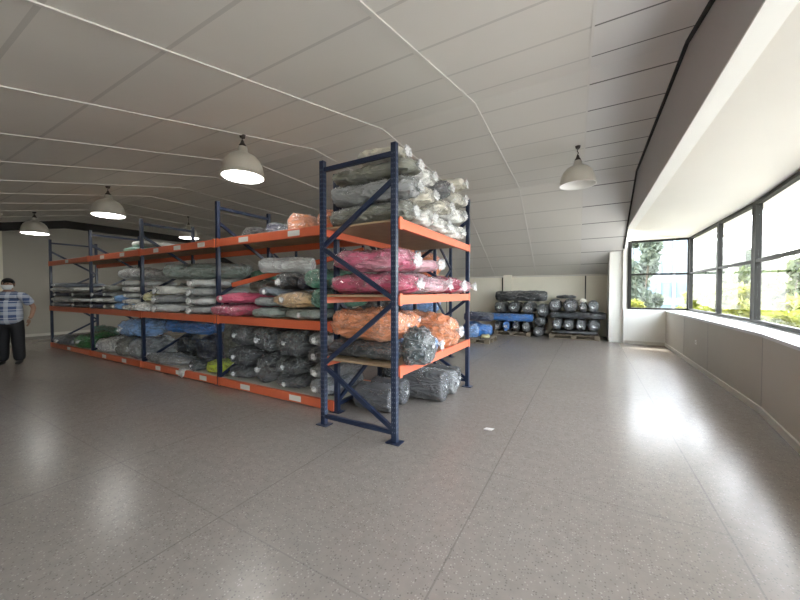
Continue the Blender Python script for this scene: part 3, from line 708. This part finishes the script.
bag('fabric_sack', -2.20, 3.66, z0 + .27, .75, .46, .28, 0, 'orange_cloth', 'orange sack in the middle above the blue bag', 'bag', GO, (0, .6), **SACK)
bag('fabric_sack', -2.42, 3.62, z0, .40, .40, .26, 90, 'green_cloth', 'green roll low behind the orange sack', 'fabric roll', GO, **ROLL)
# ---- floor under the end rack: grey rolls
GF = 'grey wrapped rolls on the floor under the end rack'
FR = dict(n=2.05, k=14, lump=.03, crease=.02, flat=.04, pleat=14)
bag('fabric_roll', -2.36, 3.53, 0, .52, .34, .33, 4, 'char_roll', 'grey roll with white plastic end nearest the end frame', 'fabric roll', GF, (0, .5), **FR)
bag('fabric_roll', -2.36, 3.86, 0, .50, .33, .33, 4, 'char_roll', 'grey roll just behind the nearest one under the rack', 'fabric roll', GF, (0, .5), **FR)
bag('fabric_roll', -2.03, 4.235, 0, .66, .40, .42, 3, 'char_roll', 'thickest grey roll lying out past the beam on the floor', 'fabric roll', GF, (0, .5), **FR)
bag('fabric_roll', -2.02, 4.605, 0, .66, .33, .35, 3, 'grey_mid', 'grey roll with loose plastic second from the far post', 'fabric roll', GF, (0, .9), **FR)
bag('fabric_roll', -2.04, 4.925, 0, .58, .30, .34, 2, 'char_roll', 'grey roll end nearest the far post', 'fabric roll', GF, (0, .5), **FR)
bag('fabric_sack', -2.53, 4.25, 0, .26, .42, .58, 0, 'black_cloth', 'dark sack standing between the rack row and the grey floor rolls', 'bag', GF, (0, .6), **BALE)

# ---- rear row contents
GR = 'bags on the rear rack row'
bag('fabric_sack', -3.16, 6.72, ZB[2], .7, .62, .52, 0, 'orange_cloth', 'orange bag on the rear rack seen above the pink bags, outermost', 'bag', GR, **SACK)
bag('fabric_sack', -3.86, 6.72, ZB[2], .7, .66, .50, 0, 'salmon', 'salmon bag on the rear rack beside the outermost orange bag', 'bag', GR, **SACK)
bag('fabric_sack', -3.30, 6.72, ZB[1], .9, .7, .5, 0, 'blue_pale', 'blue and white bag on the rear rack seen behind the orange sack', 'bag', GR, **SACK)
bag('fabric_sack', -4.40, 6.75, ZB[1], 1.1, .7, .6, 0, 'grey_dark', 'dark grey bale on the rear rack beside the blue bag', 'bag', GR, **BALE)
bag('fabric_sack', -3.35, 6.75, ZB[0], 1.0, .7, .6, 0, 'grey_light', 'pale bale low on the rear rack', 'bag', GR, **BALE)
bag('fabric_sack', -4.55, 6.75, ZB[0], 1.1, .7, .7, 0, 'black_cloth', 'black bale low on the rear rack', 'bag', GR, **BALE)
bag('fabric_sack', -6.0, 6.75, ZB[1], 1.3, .7, .7, 0, 'grey_olive', 'olive bale in the far bay of the rear rack', 'bag', GR, **BALE)
bag('fabric_sack', -6.6, 6.75, ZB[0], 1.8, .75, .72, 0, 'grey_dark', 'long dark bale low in the far bay of the rear rack', 'bag', GR, **BALE)

# ------------------------------------------------------------------ pallets by the far wall
def pallet(x0, x1, y0, y1, label, h=.14):
    o = empty('wooden_pallet', ((x0 + x1) / 2, (y0 + y1) / 2, 0)); tag(o, label, 'pallet', 'wooden pallets by the far wall')
    hx, hy = (x1 - x0) / 2, (y1 - y0) / 2
    for yy in (-hy + .05, 0, hy - .05):
        MB().box(-hx, hx, yy - .05, yy + .05, 0, .02).build('bottom_board', 'pallet_wood', o)
        for xx in (-hx + .07, 0, hx - .07):
            MB().box(xx - .07, xx + .07, yy - .05, yy + .05, .02, .10).build('block', 'pallet_wood', o)
    n = 6
    for i in range(n):
        xx = -hx + .05 + i * (2 * hx - .1) / (n - 1)
        MB().box(xx - .05, xx + .05, -hy, hy, .12, h).build('top_board', 'pallet_wood', o)
    for yy in (-hy + .05, 0, hy - .05): MB().box(-hx, hx, yy - .05, yy + .05, .10, .12).build('stringer', 'pallet_wood', o)
    return o
pallet(-2.92, -1.70, 11.85, 12.85, 'wooden pallet under the dark rolls with the blue roll')
pallet(-1.12, .30, 11.85, 12.85, 'wooden pallet under dark rolls beside the column')
pallet(-3.45, -2.48, 9.55, 10.45, 'wooden pallet under the blue bags behind the end rack')
GA = 'rolls on the far pallet with the blue roll'; GB = 'rolls on the far pallet beside the column'
RR = dict(n=2.05, k=10, lump=.05, crease=.04, pleat=12, flat=.05)
lab4 = ['first', 'second', 'third', 'fourth']
for i, (x, mt, nm) in enumerate([(-2.80, 'black_cloth', 'black'), (-2.52, 'blue_cloth', 'blue'), (-2.18, 'black_cloth', 'black'), (-1.86, 'grey_dark', 'dark grey')]):
    bag('fabric_roll', x, 12.36, .142, 1.0, .265, .34, 90, mt, '%s roll end, %s from the left under the long blue roll' % (nm, lab4[i]), 'fabric roll', GA, (.9, 0), **RR)
bag('fabric_roll', -1.47, 12.36, 0, .95, .34, .36, 90, 'grey_dark', 'dark roll on the floor between the two full pallets', 'fabric roll', GA, (1, 0), **RR)
bag('fabric_roll', -1.42, 12.38, .365, .95, .36, .30, 90, 'black_cloth', 'black roll on top of the floor roll between pallets', 'fabric roll', GA, **RR)
bag('fabric_roll', -2.39, 12.06, .486, 1.50, .28, .28, 0, 'blue_cloth', 'long blue roll lying across the dark roll ends', 'fabric roll', GA, (.6, .6), **RR)
bag('fabric_roll', -2.36, 12.56, .486, 1.42, .40, .28, 0, 'black_cloth', 'long black roll hidden behind the blue roll', 'fabric roll', GA, **RR)
for i, x in enumerate((-2.72, -2.25, -1.78)):
    bag('fabric_roll', x, 12.34, .77, 1.0, .42, .41, 90, 'black_cloth', 'dark pleated roll end, %s from left above the blue roll' % lab4[i], 'fabric roll', GA, (1.1, 0), **RR)
bag('fabric_roll', -1.34, 12.34, .668, .98, .40, .44, 90, 'black_cloth', 'fat dark roll end leaning off the side of the blue-roll pallet', 'fabric roll', GA, (1.1, 0), **RR)
bag('fabric_roll', -2.08, 12.22, 1.182, 1.70, .40, .37, -1, 'black_cloth', 'long charcoal roll topmost on the blue-roll pallet', 'fabric roll', GA, (0, .8), **RR)
bag('fabric_roll', -.42, 12.36, .142, 1.35, .95, .13, 0, 'grey_dark', 'flat dark bundle directly on the pallet beside the column', 'bundle', GB, **PACK)
for i, (x, w) in enumerate([(-.90, .32), (-.57, .32), (-.22, .33), (.15, .38)]):
    bag('fabric_roll', x, 12.36, .274, 1.0, w, .35, 90, 'grey_dark', 'dark grey pleated roll end, %s from left in the bottom row by the column' % lab4[i], 'fabric roll', GB, (1, 0), **RR)
bag('fabric_roll', -.32, 12.10, .626, 1.60, .30, .24, 0, 'black_cloth', 'long dark roll lying across between two rows of roll ends', 'fabric roll', GB, (0, .7), **RR)
bag('fabric_roll', -.32, 12.58, .626, 1.50, .40, .24, 0, 'black_cloth', 'long black roll at the back between the two rows by the column', 'fabric roll', GB, **RR)
for i, (x, w, h, mt) in enumerate([(-.97, .38, .40, 'grey_dark'), (-.52, .45, .42, 'black_cloth'), (-.16, .24, .30, 'black_cloth'), (.12, .31, .36, 'steel_blue')]):
    bag('fabric_roll', x, 12.34, .868, 1.0, w, h, 90, mt, 'pleated roll end, %s from left in the upper row by the column' % lab4[i], 'fabric roll', GB, (1.1, 0), **RR)
bag('fabric_sack', -.66, 12.34, 1.288, .6, .5, .12, 0, 'black_cloth', 'black bundle on top of the rolls beside the column', 'bag', GB, **SACK)
bag('fabric_sack', -.18, 12.08, 1.17, .34, .24, .13, 90, 'cream', 'small white bag on top of the rolls beside the column', 'bag', GB, **SACK)
GC = 'bags on the pallet behind the end rack'
bag('fabric_sack', -3.00, 10.18, .142, .90, .45, .46, 0, 'blue_cloth', 'big blue bag at the back of the small pallet', 'bag', GC, **BALE)
bag('fabric_sack', -3.06, 9.76, .142, .42, .36, .40, 10, 'blue_pale', 'round pale blue tied bag at the front of the small pallet', 'bag', GC, (0, 0), **SACK)
bag('fabric_sack', -2.64, 9.74, .142, .26, .24, .12, 20, 'yellow_cloth', 'small yellowish bag beside the pale blue tied bag', 'bag', GC, **SACK)
bag('fabric_sack', -2.98, 10.2, .605, .90, .46, .30, 0, 'navy_cloth', 'dark bag on top of the big blue bag', 'bag', GC, **BALE)

# little litter on the floor
vs = [(-.05, -.02, 0), (.04, -.03, .004), (.06, .02, .012), (-.03, .03, .003), (0, 0, .014)]
o = mesh_obj('paper_scrap', [Vector(v) for v in vs] + [Vector((x, y, z + .003)) for x, y, z in vs], [(0, 1, 4), (1, 2, 4), (2, 3, 4), (3, 0, 4), (5, 9, 6), (6, 9, 7), (7, 9, 8), (8, 9, 5), (0, 5, 6, 1), (1, 6, 7, 2), (2, 7, 8, 3), (3, 8, 5, 0)], 'label_white', smooth=False)
o.location = (-.94, 3.60, .001); tag(o, 'crumpled white paper scrap on the floor', 'paper')

# ------------------------------------------------------------------ person
def skin_mesh(name, verts, edges, radii, mat, parent, levels=2, root=0):
    me = bpy.data.meshes.new(name); me.from_pydata(verts, edges, []); o = bpy.data.objects.new(name, me); COL.objects.link(o)
    md = o.modifiers.new('skin', 'SKIN'); md.use_smooth_shade = True
    for i, r in enumerate(radii):
        sv = me.skin_vertices[0].data[i]; sv.radius = r if isinstance(r, tuple) else (r, r); sv.use_root = (i == root)
    sb = o.modifiers.new('sub', 'SUBSURF'); sb.levels = levels; sb.render_levels = levels
    dg = bpy.context.evaluated_depsgraph_get(); m2 = bpy.data.meshes.new_from_object(o.evaluated_get(dg))
    COL.objects.unlink(o); bpy.data.objects.remove(o)
    m2.materials.clear(); m2.materials.append(MATS[mat]); m2.name = name
    for p in m2.polygons: p.use_smooth = True
    return link(bpy.data.objects.new(name, m2), parent)
# local frame: x = person's facing direction, y = person's left, z up; height 1.75
P = empty('person', (-10.52, 2.0, 0), R(-32)); P.scale = (1.02, 1.02, 1.015)
tag(P, 'person in a blue plaid short-sleeved shirt, black trousers and white face mask, standing', 'person')
V = [(0, 0, .95), (0, 0, 1.12), (.01, 0, 1.32), (0, 0, 1.45), (.015, 0, 1.53), (.03, 0, 1.60), (.03, 0, 1.69),            # 0-6 pelvis..head
     (-.01, .10, 1.43), (-.02, .205, 1.40), (-.09, .325, 1.17), (.0, .32, .99), (.03, .295, .93),                        # 7-11 left arm
     (-.01, -.10, 1.43), (-.02, -.215, 1.40), (-.03, -.31, 1.14), (.09, -.32, .95), (.12, -.31, .88),                     # 12-16 right arm
     (0, .095, .88), (.02, .115, .50), (0, .13, .09), (0, -.095, .88), (-.02, -.115, .50), (-.04, -.13, .09)]             # 17-22 legs
E_ = [(0, 1), (1, 2), (2, 3), (3, 4), (4, 5), (5, 6), (3, 7), (7, 8), (8, 9), (9, 10), (10, 11), (3, 12), (12, 13), (13, 14), (14, 15), (15, 16),
      (0, 17), (17, 18), (18, 19), (0, 20), (20, 21), (21, 22)]
RD = [(.11, .13), (.10, .12), (.10, .12), (.075, .08), .06, (.075, .07), (.085, .078), .065, .058, .046, .034, .03, .065, .058, .046, .034, .03,
      .09, .062, .042, .09, .062, .042]
body = skin_mesh('body', V, E_, RD, 'skin', P)
# face: eyes, nose and ears on the head
for s in (1, -1):
    MB().lathe([(.002, -.011), (.009, -.006), (.011, 0), (.009, .006), (.002, .011)], 10, (.107, s * .031, 1.665)).build('eye', 'hair_black', P, True)
    MB().lathe([(.006, -.03), (.016, -.015), (.02, .005), (.014, .026), (.004, .032)], 10, (.02, s * .083, 1.655)).build('ear', 'skin', P, True)
# hands
for s, w in ((1, Vector((.03, .295, .93))), (-1, Vector((.12, -.31, .88)))):
    vs = [tuple(w), tuple(w + Vector((.012, 0, -.05))), tuple(w + Vector((.02, -s * .004, -.085)))]; ed = [(0, 1), (1, 2)]; rr = [(.028, .024), (.02, .036), (.016, .036)]
    for k, ln in enumerate((.068, .078, .072, .055)):
        yo = (-.028 + .019 * k); b0 = w + Vector((.022 + yo * .7, 0, -.088)); i0 = len(vs)
        vs += [tuple(b0), tuple(b0 + Vector((.012, -s * .008, -ln * .5))), tuple(b0 + Vector((.004, -s * .03, -ln * .9)))]
        ed += [(2, i0), (i0, i0 + 1), (i0 + 1, i0 + 2)]; rr += [.0105, .0095, .008]
    i0 = len(vs); vs += [tuple(w + Vector((.04, -s * .012, -.045))), tuple(w + Vector((.058, -s * .02, -.08)))]; ed += [(1, i0), (i0, i0 + 1)]; rr += [.012, .009]
    skin_mesh('hand', vs, ed, rr, 'skin', P, 1)
# clothes
SV = [(.01, 0, .80), (.02, 0, 1.02), (.012, 0, 1.20), (.01, 0, 1.34), (0, 0, 1.455), (-.01, .11, 1.43), (-.02, .205, 1.39), (-.07, .295, 1.22), (-.01, -.11, 1.43), (-.02, -.215, 1.39), (-.03, -.285, 1.20)]
skin_mesh('shirt', SV, [(0, 1), (1, 2), (2, 3), (3, 4), (4, 5), (5, 6), (6, 7), (4, 8), (8, 9), (9, 10)],
          [(.20, .235), (.21, .235), (.20, .23), (.175, .225), (.095, .11), .10, .095, .088, .10, .095, .088], 'plaid', P)
TV = [(0, 0, .98), (0, 0, .88), (0, .10, .80), (.02, .118, .50), (0, .13, .05), (0, -.10, .80), (-.02, -.118, .50), (-.04, -.13, .05)]
skin_mesh('trousers', TV, [(0, 1), (1, 2), (2, 3), (3, 4), (1, 5), (5, 6), (6, 7)], [(.16, .19), (.16, .195), .125, .105, .092, .125, .105, .092], 'trouser_black', P)
for s, xo in ((1, 0), (-1, -.04)):
    skin_mesh('shoe', [(-.06 + xo, s * .13, .045), (.06 + xo, s * .135, .042), (.17 + xo, s * .15, .032)], [(0, 1), (1, 2)], [(.045, .042), (.047, .042), (.04, .03)], 'shoe_black', P, 2)
# hair cap and mask
def shell(name, mat, c, r, test, grow=1.0, nu=28, nv=18):
    vs = []; idx = {}; fs = []
    for i in range(nv + 1):
        ph = math.pi * i / nv
        for j in range(nu):
            t = 2 * math.pi * j / nu
            vs.append(Vector((c[0] + r[0] * math.sin(ph) * math.cos(t), c[1] + r[1] * math.sin(ph) * math.sin(t), c[2] + r[2] * math.cos(ph))))
    for i in range(nv):
        for j in range(nu):
            q = (i*nu + j, i*nu + (j+1) % nu, (i+1)*nu + (j+1) % nu, (i+1)*nu + j); m_ = sum((vs[k] for k in q), Vector()) / 4
            if test((m_.x - c[0]) / r[0], (m_.y - c[1]) / r[1], (m_.z - c[2]) / r[2]): fs.append(q)
    o = mesh_obj(name, vs, fs, mat, P); bm = bmesh.new(); bm.from_mesh(o.data)
    bmesh.ops.delete(bm, geom=[v for v in bm.verts if not v.link_faces], context='VERTS'); bm.to_mesh(o.data); bm.free()
    s = o.modifiers.new('s', 'SOLIDIFY'); s.thickness = .008; s.offset = 0
    return o
hc = (.025, 0, 1.665)
shell('hair', 'hair_black', hc, (.108, .092, .112), lambda x, y, z: z > .52 or (x < .25 and z > -.15) or (x < -.2 and z > -.45))
shell('face_mask', 'mask_cloth', (.035, 0, 1.605), (.100, .086, .082), lambda x, y, z: x > .30 and -.8 < z < .38)

# ------------------------------------------------------------------ outside
struct(MB().box(-40, 90, -30, 110, -4.3, -4.2).build('ground', 'asphalt'))
def tree(name, x, y, base, top, rad, leaf, label, n=4200, clumps=14, ls=.22, cat='tree', group='trees outside the windows'):
    r = random.Random(int(x * 31 + y * 17)); o = empty(name, (x, y, base)); tag(o, label, cat, group)
    H = top - base; vs = []; fs = []
    cl = []
    for i in range(clumps):
        a = r.uniform(0, 6.283); q = rad * math.sqrt(r.random()) * .75; z = H * r.uniform(.38, .9)
        cl.append((Vector((q * math.cos(a), q * math.sin(a), z)), rad * r.uniform(.3, .5)))
    for i in range(n):
        c, cr = cl[i % clumps]; d = Vector((r.gauss(0, 1), r.gauss(0, 1), r.gauss(0, .8))).normalized() * cr * (r.random() ** .35)
        p = c + d; p.z = min(H, p.z); u = Vector((r.gauss(0, 1), r.gauss(0, 1), r.gauss(0, 1))).normalized(); w = u.cross(Vector((r.gauss(0, 1), r.gauss(0, 1), r.gauss(0, 1)))).normalized()
        l = ls * r.uniform(.6, 1.3); k = len(vs)
        vs += [p - u * l, p + w * l * .45, p + u * l, p - w * l * .45]; fs.append((k, k+1, k+2, k+3))
    mesh_obj('crown', vs, fs, leaf, o, False)
    mb = MB(); mb.tube((0, 0, 0), (0, 0, H * .5), .05 * rad + .05, .03 * rad + .03)
    for c, cr in cl: mb.tube((0, 0, H * .35), c, .03 * rad, .01, 6)
    mb.build('trunk', 'bark', o)
def pol(az, d): return (d * math.sin(R(az)), d * math.cos(R(az)))
T = [(*pol(13.4, 16.5), 'leaf_yellow', 2.3, .95, 'bright yellow-green bush nearest the corner mullion', 'bush'),
     (*pol(15.9, 14.0), 'leaf_yellow', 2.1, .75, 'bright yellow-green bush outside the middle side window', 'bush'),
     (*pol(18.2, 13.0), 'leaf_yellow', 1.55, .75, 'yellow-green bush outside the window by the thick mullion', 'bush'),
     (*pol(20.9, 15.5), 'leaf_yellow', 1.9, .9, 'yellow-green bush at the right edge of the windows', 'bush'),
     (*pol(16.6, 19.5), 'leaf_green', 3.1, .95, 'green palm-like tree behind the bushes in the middle window', 'tree'),
     (*pol(13.8, 24), 'leaf_grey', 4.6, 1.1, 'grey-green tree beyond the first side window', 'tree'),
     (*pol(19.2, 22), 'leaf_green', 4.8, 1.3, 'dark green tree rising above the transom at the right', 'tree'),
     (*pol(17.0, 33), 'leaf_grey', 6.2, 1.5, 'distant pale tree between the two side window trees', 'tree'),
     (*pol(22.2, 27), 'leaf_grey', 3.6, 1.4, 'grey-green tree half outside the right edge of the photo', 'tree'),
     (*pol(6.2, 22), 'leaf_grey', 5.6, 1.0, 'grey-green tree in front of the building in the end window', 'tree'),
     (*pol(5.6, 16.2), 'leaf_yellow', 1.5, .65, 'low yellow-green shrub at the left foot of the end window', 'bush'),
     (*pol(9.8, 17), 'leaf_yellow', 1.3, .65, 'second yellow-green shrub below the middle of the end window', 'bush')]
for x, y, lf, top, rad, lab, cat in T:
    tree('leafy_tree' if cat == 'tree' else 'leafy_bush', x, y, -4.2, top, rad, lf, lab, cat=cat, ls=.2 if cat == 'bush' else .24, group='trees outside the windows' if cat == 'tree' else 'bushes outside the windows')
# building seen through the end window
B = empty('office_building', (0, 30, -4.2)); tag(B, 'pale glazed office building seen through the end window', 'building')
MB().box(1.6, 6.2, 0, 8, 0, 11.6).build('wall', 'facade', B)
for i in range(6):
    MB().box(1.75 + i * .84, 1.9 + i * .84, -.2, 0, 0, 11.6).build('column', 'facade_column', B)
for k in range(7):
    for i in range(5):
        MB().box(1.96 + i * .84, 2.53 + i * .84, -.05, 0, .5 + k * 1.6, 1.6 + k * 1.6).build('window', 'facade_glass', B)
MB().box(1.5, 6.3, -.3, 8.2, 11.6, 11.9).build('roof_edge', 'facade', B)
W = empty('boundary_wall', (0, 28, -4.2)); tag(W, 'long grey boundary wall behind the trees', 'wall')
MB().box(6.6, 16, -.15, .15, 0, 6.2).build('panel', 'wall_outside', W)
MB().box(6.6, 16, -.22, .22, 6.2, 6.4).build('coping', 'wall_outside', W)

# ------------------------------------------------------------------ light
w = bpy.data.worlds.new('World'); SC.world = w; w.use_nodes = True; nt = w.node_tree; bg = nt.nodes['Background']
sky = N(nt, 'ShaderNodeTexSky'); sky.sky_type = 'NISHITA'; sky.sun_disc = False; sky.sun_elevation = R(57); sky.sun_rotation = R(8)
sky.air_density = 1.0; sky.dust_density = 4.0; sky.ozone_density = 1.0
mxn = mixc(nt, .55, sky.outputs[0], (6.0, 6.1, 6.2)); nt.links.new(mxn, bg.inputs[0]); bg.inputs[1].default_value = 1.1
sun = bpy.data.lights.new('sun', 'SUN'); sun.energy = 5; sun.angle = R(.6); sun.color = (1, .95, .86); so = link(bpy.data.objects.new('sun', sun))
d = Vector((-.06, -.66, -1.0)); so.rotation_euler = d.to_track_quat('-Z', 'Y').to_euler(); so.location = (3, 30, 30)

# ------------------------------------------------------------------ camera
f, yaw, pitch, roll = 332.458, R(29.622), R(-1.338), R(-.058)
F = Vector((-math.sin(yaw) * math.cos(pitch), math.cos(yaw) * math.cos(pitch), math.sin(pitch))); Rt = Vector((math.cos(yaw), math.sin(yaw), 0)); U = Rt.cross(F)
Rr = Rt * math.cos(roll) + U * math.sin(roll); Ur = U * math.cos(roll) - Rt * math.sin(roll)
M = Matrix((Rr, Ur, -F)).transposed().to_4x4(); M.translation = (0, 0, 1.5)
cd = bpy.data.cameras.new('camera'); cd.sensor_width = 36; cd.lens = 36 * f / 800; cd.clip_start = .05; cd.clip_end = 300
co = link(bpy.data.objects.new('camera', cd)); co.matrix_world = M; SC.camera = co
vs_ = SC.view_settings; vs_.view_transform = 'Standard'; vs_.look = 'None'; vs_.gamma = 1; vs_.use_curve_mapping = False; vs_.exposure = 1.32
SC.cycles.use_denoising = True
SC.cycles.max_bounces = 12; SC.cycles.diffuse_bounces = 6; SC.cycles.transparent_max_bounces = 16
